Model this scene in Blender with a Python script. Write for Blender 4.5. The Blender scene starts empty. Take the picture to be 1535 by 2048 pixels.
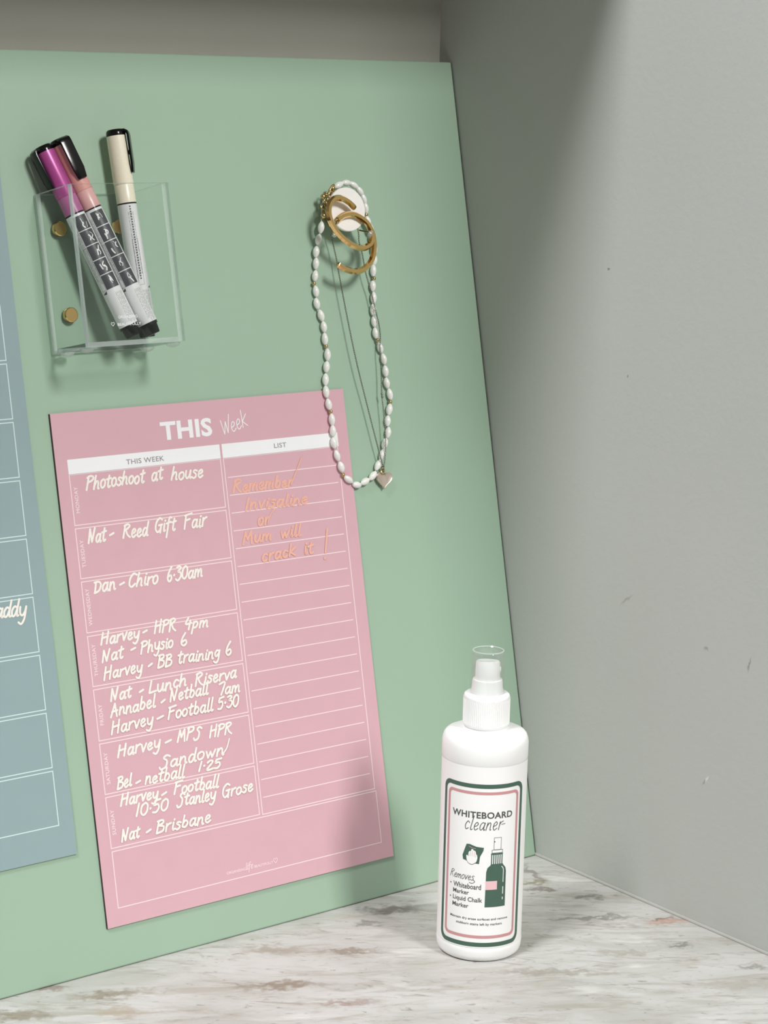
import bpy, bmesh, math, random
from mathutils import Vector, Matrix

random.seed(7)
sc = bpy.context.scene
COL = sc.collection

# ---------------------------------------------------------------- camera, exposure, light
cam_d = bpy.data.cameras.new('camera')
cam = bpy.data.objects.new('camera', cam_d)
COL.objects.link(cam)
cam_d.sensor_fit = 'VERTICAL'
cam_d.sensor_height = 36.0
cam_d.lens = 4338.6 / 2048.0 * 36.0
cam_d.clip_start = 0.02
cam.location = (-0.94205, -1.00788, 0.50727)
cam.rotation_euler = (1.372572, -0.023815, -0.668737)
sc.camera = cam

vs = sc.view_settings
vs.view_transform = 'Standard'
vs.look = 'None'
vs.gamma = 1.0
vs.use_curve_mapping = False
vs.exposure = 0.0

world = bpy.data.worlds.new('world')
sc.world = world
world.use_nodes = True
wn = world.node_tree.nodes
# the room around: dim warm furniture and floor below, pale ceiling above, a few brighter patches
wl = world.node_tree.links
wtc = wn.new('ShaderNodeTexCoord')
wsep = wn.new('ShaderNodeSeparateXYZ')
wramp = wn.new('ShaderNodeValToRGB')
wel = wramp.color_ramp.elements
wel[0].position, wel[0].color = 0.0, (0.10, 0.085, 0.07, 1)
wel[1].position, wel[1].color = 1.0, (0.95, 0.96, 0.98, 1)
for pos, col in ((0.42, (0.14, 0.12, 0.10, 1)), (0.52, (0.30, 0.29, 0.28, 1)), (0.62, (0.80, 0.81, 0.83, 1))):
    e = wel.new(pos); e.color = col
wmr = wn.new('ShaderNodeMapRange')
wmr.inputs['From Min'].default_value = -1
wl.new(wtc.outputs['Generated'], wsep.inputs[0])
wl.new(wsep.outputs['Z'], wmr.inputs['Value'])
wl.new(wmr.outputs['Result'], wramp.inputs['Fac'])
wl.new(wramp.outputs['Color'], wn['Background'].inputs['Color'])
wn['Background'].inputs['Strength'].default_value = 0.24


def area_light(name, loc, target, sx, sy, power, color):
    d = bpy.data.lights.new(name, 'AREA')
    d.shape = 'RECTANGLE'
    d.size, d.size_y = sx, sy
    d.energy = power
    d.color = color
    o = bpy.data.objects.new(name, d)
    COL.objects.link(o)
    o.location = loc
    o.rotation_euler = (Vector(target) - Vector(loc)).to_track_quat('-Z', 'Y').to_euler()
    return o


area_light('window_daylight', (-0.08, -2.70, 2.40), (-0.2, 0.05, 0.25), 0.55, 0.80, 76, (1.0, 0.985, 0.96))
area_light('side_fill_light', (-1.85, -0.46, 2.60), (0.0, 0.0, 0.25), 0.62, 0.62, 68, (0.97, 0.99, 1.0))  # added lamp high on the left, brightens the right wall

# ---------------------------------------------------------------- materials


def lin(c):
    c = c / 255.0
    return c / 12.92 if c <= 0.04045 else ((c + 0.055) / 1.055) ** 2.4


def rgb(r, g, b):
    return (lin(r), lin(g), lin(b), 1.0)


def mat(name, col, rough=0.5, metal=0.0, spec=0.5, coat=0.0, noise=0.0, scale=200.0, bump=0.0, bump_scale=400.0, sss=0.0):
    """Principled material whose colour wanders a little with a noise texture."""
    m = bpy.data.materials.new(name)
    m.use_nodes = True
    nt = m.node_tree
    b = nt.nodes['Principled BSDF']
    b.inputs['Base Color'].default_value = col
    b.inputs['Roughness'].default_value = rough
    b.inputs['Metallic'].default_value = metal
    b.inputs['Specular IOR Level'].default_value = spec
    b.inputs['Coat Weight'].default_value = coat
    if sss:
        b.inputs['Subsurface Weight'].default_value = sss
        b.inputs['Subsurface Radius'].default_value = (0.004, 0.004, 0.004)
        b.inputs['Subsurface Scale'].default_value = 0.5
    tc = nt.nodes.new('ShaderNodeTexCoord')
    if noise:
        n = nt.nodes.new('ShaderNodeTexNoise')
        n.inputs['Scale'].default_value = scale
        n.inputs['Detail'].default_value = 4
        mx = nt.nodes.new('ShaderNodeMix')
        mx.data_type = 'RGBA'
        mx.inputs['A'].default_value = tuple(max(0, c * (1 - noise)) for c in col[:3]) + (1,)
        mx.inputs['B'].default_value = tuple(min(1, c * (1 + noise)) for c in col[:3]) + (1,)
        nt.links.new(tc.outputs['Object'], n.inputs['Vector'])
        nt.links.new(n.outputs['Fac'], mx.inputs['Factor'])
        nt.links.new(mx.outputs['Result'], b.inputs['Base Color'])
    if bump:
        n2 = nt.nodes.new('ShaderNodeTexNoise')
        n2.inputs['Scale'].default_value = bump_scale
        n2.inputs['Detail'].default_value = 3
        bp = nt.nodes.new('ShaderNodeBump')
        bp.inputs['Strength'].default_value = bump
        bp.inputs['Distance'].default_value = 0.0006
        nt.links.new(tc.outputs['Object'], n2.inputs['Vector'])
        nt.links.new(n2.outputs['Fac'], bp.inputs['Height'])
        nt.links.new(bp.outputs['Normal'], b.inputs['Normal'])
    return m


def acrylic(name, tint, veil, gloss, veil_col):
    """Thin clear acrylic: mostly see-through, a faint milky veil and a weak sheen."""
    m = bpy.data.materials.new(name)
    m.use_nodes = True
    nt = m.node_tree
    for n in list(nt.nodes):
        nt.nodes.remove(n)
    out = nt.nodes.new('ShaderNodeOutputMaterial')
    tr = nt.nodes.new('ShaderNodeBsdfTransparent')
    tr.inputs['Color'].default_value = tint
    df = nt.nodes.new('ShaderNodeBsdfDiffuse')
    df.inputs['Color'].default_value = veil_col
    gl = nt.nodes.new('ShaderNodeBsdfGlossy')
    gl.inputs['Roughness'].default_value = 0.06
    no = nt.nodes.new('ShaderNodeTexNoise')
    no.inputs['Scale'].default_value = 60
    mr = nt.nodes.new('ShaderNodeMapRange')
    mr.inputs['To Min'].default_value = veil * 0.7
    mr.inputs['To Max'].default_value = veil * 1.3
    m1 = nt.nodes.new('ShaderNodeMixShader')
    m2 = nt.nodes.new('ShaderNodeMixShader')
    m2.inputs['Fac'].default_value = gloss
    nt.links.new(no.outputs['Fac'], mr.inputs['Value'])
    nt.links.new(mr.outputs['Result'], m1.inputs['Fac'])
    nt.links.new(tr.outputs[0], m1.inputs[1])
    nt.links.new(df.outputs[0], m1.inputs[2])
    nt.links.new(m1.outputs[0], m2.inputs[1])
    nt.links.new(gl.outputs[0], m2.inputs[2])
    nt.links.new(m2.outputs[0], out.inputs['Surface'])
    return m


def blotch_chain(nt, coord_out, base_out, blotches, distort=0.012, dscale=60.0):
    """Lay stains / specks of their own shape (ellipses with ragged rims) over a base colour."""
    n = nt.nodes.new('ShaderNodeTexNoise')
    n.inputs['Scale'].default_value = dscale
    n.inputs['Detail'].default_value = 5
    sub = nt.nodes.new('ShaderNodeVectorMath'); sub.operation = 'SUBTRACT'
    sub.inputs[1].default_value = (0.5, 0.5, 0.5)
    scl = nt.nodes.new('ShaderNodeVectorMath'); scl.operation = 'SCALE'
    scl.inputs['Scale'].default_value = distort
    add = nt.nodes.new('ShaderNodeVectorMath'); add.operation = 'ADD'
    nt.links.new(coord_out, n.inputs['Vector'])
    nt.links.new(n.outputs['Color'], sub.inputs[0])
    nt.links.new(sub.outputs[0], scl.inputs[0])
    nt.links.new(coord_out, add.inputs[0])
    nt.links.new(scl.outputs[0], add.inputs[1])
    cur = base_out
    for loc, rot, size, col, strength in blotches:
        mp = nt.nodes.new('ShaderNodeMapping')
        mp.vector_type = 'TEXTURE'
        mp.inputs['Location'].default_value = loc
        mp.inputs['Rotation'].default_value = rot
        mp.inputs['Scale'].default_value = size
        ln = nt.nodes.new('ShaderNodeVectorMath'); ln.operation = 'LENGTH'
        mr = nt.nodes.new('ShaderNodeMapRange')
        mr.interpolation_type = 'SMOOTHSTEP'
        mr.inputs['From Min'].default_value = 1.0
        mr.inputs['From Max'].default_value = 0.25
        mr.inputs['To Min'].default_value = 0.0
        mr.inputs['To Max'].default_value = strength
        mx = nt.nodes.new('ShaderNodeMix'); mx.data_type = 'RGBA'
        mx.inputs['B'].default_value = col
        nt.links.new(add.outputs[0], mp.inputs['Vector'])
        nt.links.new(mp.outputs[0], ln.inputs[0])
        nt.links.new(ln.outputs['Value'], mr.inputs['Value'])
        nt.links.new(mr.outputs['Result'], mx.inputs['Factor'])
        nt.links.new(cur, mx.inputs['A'])
        cur = mx.outputs['Result']
    return cur


def wall_material(name, col, blotches=()):
    m = mat(name, col, rough=0.75, spec=0.25, noise=0.035, scale=9, bump=0.25, bump_scale=260)
    if blotches:
        nt = m.node_tree
        b = nt.nodes['Principled BSDF']
        base = b.inputs['Base Color'].links[0].from_socket
        tc = [n for n in nt.nodes if n.type == 'TEX_COORD'][0]
        nt.links.new(blotch_chain(nt, tc.outputs['Object'], base, blotches, 0.004, 300), b.inputs['Base Color'])
    return m


def marble_material():
    m = bpy.data.materials.new('pale_marble')
    m.use_nodes = True
    nt = m.node_tree
    b = nt.nodes['Principled BSDF']
    b.inputs['Roughness'].default_value = 0.42
    b.inputs['Specular IOR Level'].default_value = 0.4
    tc = nt.nodes.new('ShaderNodeTexCoord')

    def streak(rotdeg, sx, sy, scale, detail, rough, dist, lo, hi, seed):
        mp = nt.nodes.new('ShaderNodeMapping')
        mp.vector_type = 'TEXTURE'
        mp.inputs['Rotation'].default_value = (0, 0, math.radians(-rotdeg))
        mp.inputs['Scale'].default_value = (1 / sx, 1 / sy, 1)
        mp.inputs['Location'].default_value = (seed, seed * 1.7, 0)
        n = nt.nodes.new('ShaderNodeTexNoise')
        n.inputs['Scale'].default_value = scale
        n.inputs['Detail'].default_value = detail
        n.inputs['Roughness'].default_value = rough
        n.inputs['Distortion'].default_value = dist
        mr = nt.nodes.new('ShaderNodeMapRange')
        mr.interpolation_type = 'SMOOTHSTEP'
        mr.inputs['From Min'].default_value = lo
        mr.inputs['From Max'].default_value = hi
        nt.links.new(tc.outputs['Object'], mp.inputs['Vector'])
        nt.links.new(mp.outputs[0], n.inputs['Vector'])
        nt.links.new(n.outputs['Fac'], mr.inputs['Value'])
        return mr.outputs['Result']

    def mix(fac, a, bcol, k=1.0):
        mx = nt.nodes.new('ShaderNodeMix'); mx.data_type = 'RGBA'
        if k != 1.0:
            mu = nt.nodes.new('ShaderNodeMath'); mu.operation = 'MULTIPLY'
            mu.inputs[1].default_value = k
            nt.links.new(fac, mu.inputs[0]); fac = mu.outputs[0]
        nt.links.new(fac, mx.inputs['Factor'])
        if isinstance(a, tuple):
            mx.inputs['A'].default_value = a
        else:
            nt.links.new(a, mx.inputs['A'])
        mx.inputs['B'].default_value = bcol
        return mx.outputs['Result']

    c = mix(streak(36, 1.0, 2.6, 9, 5, 0.6, 0.6, 0.35, 0.68, 0.3), rgb(199, 197, 195), rgb(181, 179, 174))
    c = mix(streak(33, 0.8, 3.4, 26, 6, 0.68, 1.2, 0.45, 0.68, 2.1), c, rgb(166, 161, 152), 0.75)
    c = mix(streak(40, 0.7, 3.0, 48, 6, 0.7, 1.0, 0.55, 0.72, 5.3), c, rgb(142, 132, 122), 0.75)
    c = mix(streak(30, 1.0, 2.2, 15, 6, 0.72, 1.5, 0.60, 0.76, 8.8), c, rgb(176, 152, 138), 0.55)
    c = mix(streak(38, 1.0, 2.4, 110, 3, 0.6, 0.5, 0.61, 0.72, 3.7), c, rgb(130, 120, 112), 0.6)
    c = mix(streak(35, 1.0, 4.0, 14, 4, 0.5, 0.8, 0.58, 0.74, 11.0), c, rgb(218, 217, 214), 0.8)
    A = math.radians(-36)
    BR, DK, OL, PK = rgb(128, 113, 92), rgb(92, 86, 80), rgb(126, 118, 82), rgb(180, 140, 124)
    bl = [
        ((-0.263, -0.073, 0), (0, 0, A + .10), (0.036, 0.0085, 1), BR, 0.75),
        ((-0.348, -0.028, 0), (0, 0, A + .2), (0.034, 0.0075, 1), BR, 0.7),
        ((-0.356, -0.052, 0), (0, 0, A), (0.022, 0.009, 1), rgb(170, 156, 138), 0.7),
        ((-0.402, -0.024, 0), (0, 0, A), (0.024, 0.010, 1), BR, 0.7),
        ((-0.372, 0.000, 0), (0, 0, A), (0.012, 0.006, 1), rgb(120, 92, 84), 0.6),
        ((-0.140, -0.020, 0), (0, 0, A + .2), (0.026, 0.010, 1), DK, 0.75),
        ((-0.165, -0.030, 0), (0, 0, A), (0.016, 0.005, 1), DK, 0.5),
        ((-0.038, -0.035, 0), (0, 0, A), (0.020, 0.0065, 1), OL, 0.7),
        ((-0.040, -0.048, 0), (0, 0, A), (0.016, 0.005, 1), rgb(104, 88, 78), 0.6),
        ((-0.026, -0.024, 0), (0, 0, -1.9), (0.030, 0.0035, 1), rgb(120, 104, 98), 0.6),
        ((-0.025, -0.075, 0), (0, 0, A + .25), (0.013, 0.006, 1), rgb(110, 108, 102), 0.75),
        ((-0.048, -0.101, 0), (0, 0, A + .1), (0.040, 0.0042, 1), rgb(130, 128, 122), 0.75),
        ((-0.013, -0.131, 0), (0, 0, A + .1), (0.020, 0.0050, 1), PK, 0.75),
        ((-0.012, -0.128, 0), (0, 0, A + .3), (0.010, 0.0030, 1), rgb(112, 100, 90), 0.75),
        ((-0.033, -0.163, 0), (0, 0, A), (0.011, 0.0045, 1), rgb(118, 118, 112), 0.75),
        ((-0.125, -0.148, 0), (0, 0, A), (0.055, 0.0065, 1), rgb(146, 138, 126), 0.6),
        ((-0.202, -0.056, 0), (0, 0, A), (0.024, 0.0055, 1), BR, 0.65),
        ((-0.236, -0.030, 0), (0, 0, A), (0.030, 0.008, 1), rgb(150, 134, 118), 0.55),
        ((-0.247, -0.113, 0), (0, 0, A), (0.026, 0.0045, 1), rgb(150, 128, 118), 0.6),
        ((-0.068, -0.153, 0), (0, 0, A), (0.030, 0.0045, 1), rgb(158, 152, 142), 0.6),
        ((-0.023, -0.211, 0), (0, 0, A), (0.012, 0.0045, 1), rgb(128, 126, 120), 0.65),
        ((-0.050, -0.222, 0), (0, 0, A), (0.040, 0.0070, 1), rgb(164, 158, 148), 0.6),
    ]
    c = blotch_chain(nt, tc.outputs['Object'], c, bl, 0.024, 150)
    nt.links.new(c, b.inputs['Base Color'])
    return m


M = {}
M['wall_grey'] = wall_material('grey_wall_paint', rgb(187, 189, 184), [
    ((0, -0.0436, 0.3941), (0, 0, 0), (1, 0.0016, 0.0014), rgb(120, 112, 106), 0.8),
    ((0, -0.1414, 0.1743), (0, 0, 0), (1, 0.0026, 0.0015), rgb(140, 136, 132), 0.6),
    ((0, -0.1760, 0.1720), (0.25, 0, 0), (1, 0.0009, 0.0062), rgb(132, 132, 128), 0.7),
    ((0, -0.1473, 0.0938), (0.4, 0, 0), (1, 0.0011, 0.0034), rgb(222, 221, 217), 0.8),
    ((0, -0.1450, 0.0915), (0.4, 0, 0), (1, 0.0009, 0.0026), rgb(140, 138, 132), 0.6),
    ((0, -0.0644, 0.3293), (0, 0, 0), (1, 0.0012, 0.0012), rgb(128, 124, 118), 0.7),
    ((0, -0.0720, 0.1900), (0.9, 0, 0), (1, 0.0012, 0.0090), rgb(160, 158, 152), 0.7),
])
M['wall_back'] = wall_material('grey_wall_paint_back', rgb(190, 187, 178))
M['marble'] = marble_material()
M['board_green'] = mat('sage_green_powder_coat', rgb(165, 191, 169), rough=0.45, spec=0.35, noise=0.02, scale=14, bump=0.06, bump_scale=900)
M['pink'] = mat('pink_printed_sheet', rgb(219, 175, 185), rough=0.5, spec=0.3, noise=0.03, scale=60)
M['blue_grey'] = mat('blue_grey_printed_sheet', rgb(150, 172, 174), rough=0.5, spec=0.3, noise=0.03, scale=60)
M['magnet_black'] = mat('dark_magnet_backing', rgb(52, 42, 40), rough=0.7, noise=0.1)
M['print_white'] = mat('white_print', rgb(246, 246, 248), rough=0.5, spec=0.3, noise=0.01)
M['print_line'] = mat('pale_pink_print', rgb(250, 226, 228), rough=0.5, spec=0.3, noise=0.01)
M['print_mint'] = mat('pale_mint_print', rgb(214, 234, 232), rough=0.5, spec=0.3, noise=0.01)
M['print_grey'] = mat('grey_print', rgb(150, 146, 150), rough=0.5, spec=0.3, noise=0.02)
M['chalk_cream'] = mat('cream_chalk_ink', rgb(253, 243, 234), rough=0.8, spec=0.1, noise=0.10, scale=700)
M['chalk_peach'] = mat('peach_chalk_ink', rgb(240, 184, 166), rough=0.8, spec=0.1, noise=0.08, scale=700)
M['acrylic'] = acrylic('clear_acrylic', (0.982, 0.99, 0.985, 1), 0.006, 0.012, (0.85, 0.93, 0.88, 1))
M['acrylic_edge'] = acrylic('polished_acrylic_edge', (0.86, 0.94, 0.90, 1), 0.42, 0.10, (0.84, 0.92, 0.88, 1))
M['clear_plastic'] = acrylic('clear_overcap_plastic', (0.97, 0.975, 0.97, 1), 0.035, 0.05, (0.85, 0.87, 0.87, 1))
M['silicone'] = acrylic('clear_silicone', (0.90, 0.95, 0.92, 1), 0.35, 0.06, (0.82, 0.88, 0.84, 1))
M['gold'] = mat('polished_gold', (0.80, 0.53, 0.22, 1), rough=0.10, metal=1.0, noise=0.04, scale=300)
M['pale_gold'] = mat('satin_champagne_metal', (0.99, 0.955, 0.92, 1), rough=0.3, metal=0.0, coat=0.4, noise=0.02, scale=300)
M['brass'] = mat('antique_brass', (0.62, 0.47, 0.24, 1), rough=0.3, metal=1.0, noise=0.08, scale=500)
M['dark_chain'] = mat('oxidised_silver_chain', (0.30, 0.28, 0.24, 1), rough=0.35, metal=1.0, noise=0.1, scale=900)
M['rose_silver'] = mat('rose_silver', (0.80, 0.66, 0.58, 1), rough=0.35, metal=0.8, noise=0.05, scale=500)
M['pearl'] = mat('white_mother_of_pearl', rgb(247, 246, 241), rough=0.25, spec=0.6, coat=0.3, noise=0.09, scale=260)
M['thread'] = mat('cream_bead_thread', rgb(205, 200, 188), rough=0.8, noise=0.1)
M['black_plastic'] = mat('black_plastic', rgb(13, 12, 13), rough=0.16, spec=0.35, noise=0.1)
M['magenta'] = mat('metallic_magenta_plastic', rgb(182, 80, 150), rough=0.3, metal=0.2, spec=0.6, noise=0.10, scale=900)
M['magenta_collar'] = mat('translucent_magenta_plastic', rgb(184, 106, 156), rough=0.35, noise=0.06, scale=900)
M['rose'] = mat('rose_pink_plastic', rgb(224, 162, 154), rough=0.3, spec=0.6, noise=0.06, scale=900)
M['rose_collar'] = mat('light_rose_plastic', rgb(230, 178, 175), rough=0.3, noise=0.05, scale=900)
M['cream'] = mat('cream_plastic', rgb(247, 238, 216), rough=0.3, spec=0.6, noise=0.04, scale=900)
M['label_white'] = mat('white_label_film', rgb(240, 239, 241), rough=0.3, spec=0.5, noise=0.03, scale=400)
M['label_grey'] = mat('dark_grey_label_print', rgb(74, 74, 80), rough=0.4, noise=0.15, scale=900)
M['label_mid'] = mat('mid_grey_label_print', rgb(150, 150, 154), rough=0.4, noise=0.1, scale=900)
M['white_plastic'] = mat('white_plastic', rgb(248, 248, 247), rough=0.38, spec=0.45, noise=0.01, scale=80)
M['label_paper'] = mat('white_bottle_label', rgb(248, 247, 246), rough=0.45, spec=0.35, noise=0.01, scale=80)
M['forest'] = mat('forest_green_print', rgb(70, 100, 86), rough=0.5, noise=0.06, scale=200)
M['dusty_pink'] = mat('dusty_pink_print', rgb(206, 150, 152), rough=0.5, noise=0.04, scale=200)
M['pale_pink'] = mat('pale_pink_label_print', rgb(238, 196, 200), rough=0.5, noise=0.03, scale=200)
M['ink'] = mat('charcoal_print', rgb(78, 82, 80), rough=0.5, noise=0.06, scale=300)
M['caulk'] = mat('grey_caulk', rgb(176, 175, 170), rough=0.7, noise=0.05, scale=120)

# ---------------------------------------------------------------- mesh helpers (metres)


class MB:
    def __init__(self):
        self.v, self.f, self.mi = [], [], []

    def add(self, verts, faces, mi=0):
        o = len(self.v)
        self.v += [tuple(p) for p in verts]
        self.f += [tuple(i + o for i in f) for f in faces]
        self.mi += [mi] * len(faces)
        return self

    def box(self, a, b, mi=0):
        (x0, y0, z0), (x1, y1, z1) = a, b
        v = [(x0, y0, z0), (x1, y0, z0), (x1, y1, z0), (x0, y1, z0), (x0, y0, z1), (x1, y0, z1), (x1, y1, z1), (x0, y1, z1)]
        return self.add(v, [(0, 3, 2, 1), (4, 5, 6, 7), (0, 1, 5, 4), (1, 2, 6, 5), (2, 3, 7, 6), (3, 0, 4, 7)], mi)

    def lathe(self, prof, n=48, mi=0, closed_top=True, closed_bottom=True, wob=None):
        """profile of (radius, z) turned about local z"""
        v, f = [], []
        for k, (r, z) in enumerate(prof):
            for i in range(n):
                a = 2 * math.pi * i / n
                rr = r + (wob(k, i) if wob else 0)
                v.append((rr * math.cos(a), rr * math.sin(a), z))
        for k in range(len(prof) - 1):
            for i in range(n):
                j = (i + 1) % n
                f.append((k * n + i, k * n + j, (k + 1) * n + j, (k + 1) * n + i))
        if closed_bottom:
            f.append(tuple(range(n - 1, -1, -1)))
        if closed_top:
            o = (len(prof) - 1) * n
            f.append(tuple(o + i for i in range(n)))
        return self.add(v, f, mi)

    def tube(self, pts, r, n=8, mi=0, phase=0.0, rfun=None, up=(0, 0, 1)):
        P = [Vector(p) for p in pts]
        v, f = [], []
        nrm = None
        for i, p in enumerate(P):
            t = (P[min(i + 1, len(P) - 1)] - P[max(i - 1, 0)]).normalized()
            if nrm is None:
                nrm = Vector(up) - t * Vector(up).dot(t)
                if nrm.length < 1e-6:
                    nrm = Vector((1, 0, 0)) - t * t.x
            nrm = (nrm - t * nrm.dot(t)).normalized()
            b = t.cross(nrm)
            rr = r if rfun is None else rfun(i / (len(P) - 1))
            for k in range(n):
                a = phase + 2 * math.pi * k / n
                v.append(p + (nrm * math.cos(a) + b * math.sin(a)) * rr)
        for i in range(len(P) - 1):
            for k in range(n):
                j = (k + 1) % n
                f.append((i * n + k, i * n + j, (i + 1) * n + j, (i + 1) * n + k))
        f.append(tuple(range(n - 1, -1, -1)))
        o = (len(P) - 1) * n
        f.append(tuple(o + k for k in range(n)))
        return self.add(v, f, mi)

    def build(self, name, mats, parent=None, smooth=False, bevel=0.0, seg=2, sharp=35):
        me = bpy.data.meshes.new(name)
        me.from_pydata(self.v, [], self.f)
        mats = mats if isinstance(mats, (list, tuple)) else [mats]
        for m in mats:
            me.materials.append(m)
        if len(mats) > 1:
            for p, i in zip(me.polygons, self.mi):
                p.material_index = i
        if bevel:
            bm = bmesh.new(); bm.from_mesh(me)
            bmesh.ops.remove_doubles(bm, verts=bm.verts, dist=1e-7)
            es = [e for e in bm.edges if len(e.link_faces) == 2 and e.calc_face_angle(0) > 0.6]
            bmesh.ops.bevel(bm, geom=es, offset=bevel, segments=seg, profile=0.6, affect='EDGES')
            bm.to_mesh(me); bm.free()
        if smooth:
            bm = bmesh.new(); bm.from_mesh(me)
            lim = math.radians(sharp)
            for fc in bm.faces:
                fc.smooth = True
            for e in bm.edges:
                e.smooth = not (len(e.link_faces) == 2 and e.calc_face_angle(0) > lim)
            bm.to_mesh(me); bm.free()
        me.update()
        o = bpy.data.objects.new(name, me)
        COL.objects.link(o)
        if parent:
            o.parent = parent
        return o


def tag(o, label=None, cat=None, group=None, kind=None):
    if label: o['label'] = label
    if cat: o['category'] = cat
    if group: o['group'] = group
    if kind: o['kind'] = kind
    return o


def empty(name, matrix, label, cat, group=None):
    o = bpy.data.objects.new(name, None)
    o.empty_display_size = 0.01
    COL.objects.link(o)
    o.matrix_world = matrix
    return tag(o, label, cat, group)


def smooth_path(pts, sub=6, closed=False):
    """Catmull-Rom through the points (any dimension)"""
    n = len(pts)
    if n < 3:
        return [tuple(p) for p in pts]
    out = []
    d = len(pts[0])
    for i in range(n - 1):
        p0 = pts[max(i - 1, 0)]; p1 = pts[i]; p2 = pts[i + 1]; p3 = pts[min(i + 2, n - 1)]
        for s in range(sub):
            t = s / sub
            out.append(tuple(0.5 * (2 * p1[k] + (p2[k] - p0[k]) * t + (2 * p0[k] - 5 * p1[k] + 4 * p2[k] - p3[k]) * t * t
                                    + (3 * p1[k] - p0[k] - 3 * p2[k] + p3[k]) * t ** 3) for k in range(d)))
    out.append(tuple(pts[-1]))
    return out


# flat (2D) print shapes: lists of (verts2d, faces)


class Flat:
    def __init__(self):
        self.v, self.f, self.z = [], [], {}
        self.lv = 0

    def step(self, o):
        """lift what was added since vertex o by a hair so crossing pen strokes lie one on another"""
        self.lv += 1
        for i in range(o, len(self.v)):
            self.z.setdefault(i, self.lv * 1.2e-6)

    def poly(self, pts):
        o = len(self.v)
        self.v += [tuple(p) for p in pts]
        self.f.append(tuple(range(o, o + len(pts))))
        return self

    def rect(self, x0, y0, x1, y1):
        return self.poly([(x0, y0), (x1, y0), (x1, y1), (x0, y1)])

    def frame(self, x0, y0, x1, y1, w):
        self.rect(x0, y0, x1, y0 + w); self.rect(x0, y1 - w, x1, y1)
        self.rect(x0, y0 + w, x0 + w, y1 - w); self.rect(x1 - w, y0 + w, x1, y1 - w)
        return self

    def ring(self, outer, inner):
        o = len(self.v); n = len(outer)
        self.v += list(outer) + list(inner)
        for i in range(n):
            j = (i + 1) % n
            self.f.append((o + i, o + j, o + n + j, o + n + i))
        return self

    def disc(self, x, y, r, n=10):
        return self.poly([(x + r * math.cos(2 * math.pi * k / n), y + r * math.sin(2 * math.pi * k / n)) for k in range(n)])

    def stroke(self, pts, w, caps=True):
        P = [Vector(p) for p in pts]
        if len(P) < 2:
            return self
        o = len(self.v)
        for i, p in enumerate(P):
            t = P[min(i + 1, len(P) - 1)] - P[max(i - 1, 0)]
            if t.length < 1e-9:
                t = Vector((1, 0))
            t.normalize()
            nrm = Vector((-t.y, t.x)) * (w / 2)
            self.v += [tuple(p + nrm), tuple(p - nrm)]
        for i in range(len(P) - 1):
            a = o + 2 * i
            self.f.append((a, a + 1, a + 3, a + 2))
        self.step(o)
        if caps:
            for p in (P[0], P[-1]):
                o = len(self.v)
                self.disc(p.x, p.y, w / 2, 10)
                self.step(o)
        return self

    def mesh(self, name, m, parent, place, cut=None):
        """place maps (x, y) to a local 3D point; cut = spacing of vertical cuts so the print can bend"""
        bm = bmesh.new()
        vs_ = [bm.verts.new((x, y, self.z.get(i, 0.0))) for i, (x, y) in enumerate(self.v)]
        for f in self.f:
            try:
                bm.faces.new([vs_[i] for i in f])
            except ValueError:
                pass
        if cut:
            xs = [v.co.x for v in bm.verts]
            x = math.floor(min(xs) / cut) * cut
            while x < max(xs):
                bmesh.ops.bisect_plane(bm, geom=bm.verts[:] + bm.edges[:] + bm.faces[:], dist=1e-7, plane_co=(x, 0, 0), plane_no=(1, 0, 0))
                x += cut
            ng = [f for f in bm.faces if len(f.verts) > 4]
            bmesh.ops.triangulate(bm, faces=ng)
        for v in bm.verts:
            z = v.co.z
            q = Vector(place(v.co.x, v.co.y))
            if z:
                q += (Vector((q.x, q.y, 0)).normalized() if cut else Vector((0, 0, 1))) * z
            v.co = q
        bmesh.ops.recalc_face_normals(bm, faces=bm.faces)
        me = bpy.data.meshes.new(name)
        bm.to_mesh(me); bm.free()
        me.materials.append(m)
        o = bpy.data.objects.new(name, me)
        COL.objects.link(o)
        if parent:
            o.parent = parent
        return o


def type_text(flat, s, x0, x1, y0, y1, bold=0.0, rot=False, spacing=1.0, xform=None):
    """Set s in the built-in face so that it fills x0..x1, y0..y1 (rot: reads upwards)"""
    cu = bpy.data.curves.new('lettering', 'FONT')
    cu.body = s
    cu.size = 1.0
    cu.offset = bold
    cu.space_character = spacing
    cu.resolution_u = 3
    ob = bpy.data.objects.new('lettering', cu)
    COL.objects.link(ob)
    dg = bpy.context.evaluated_depsgraph_get()
    ev = ob.evaluated_get(dg)
    me = ev.to_mesh()
    V = [(v.co.x, v.co.y) for v in me.vertices]
    F = [tuple(p.vertices) for p in me.polygons]
    ev.to_mesh_clear()
    bpy.data.objects.remove(ob)
    bpy.data.curves.remove(cu)
    ax, bx_ = min(p[0] for p in V), max(p[0] for p in V)
    ay, by_ = min(p[1] for p in V), max(p[1] for p in V)
    o = len(flat.v)
    for x, y in V:
        s_ = (x - ax) / (bx_ - ax); t_ = (y - ay) / (by_ - ay)
        if rot:
            p = (x0 + (1 - t_) * (x1 - x0), y0 + s_ * (y1 - y0))
        else:
            p = (x0 + s_ * (x1 - x0), y0 + t_ * (y1 - y0))
        flat.v.append(xform(*p) if xform else p)
    flat.f += [tuple(i + o for i in f) for f in F]


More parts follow.
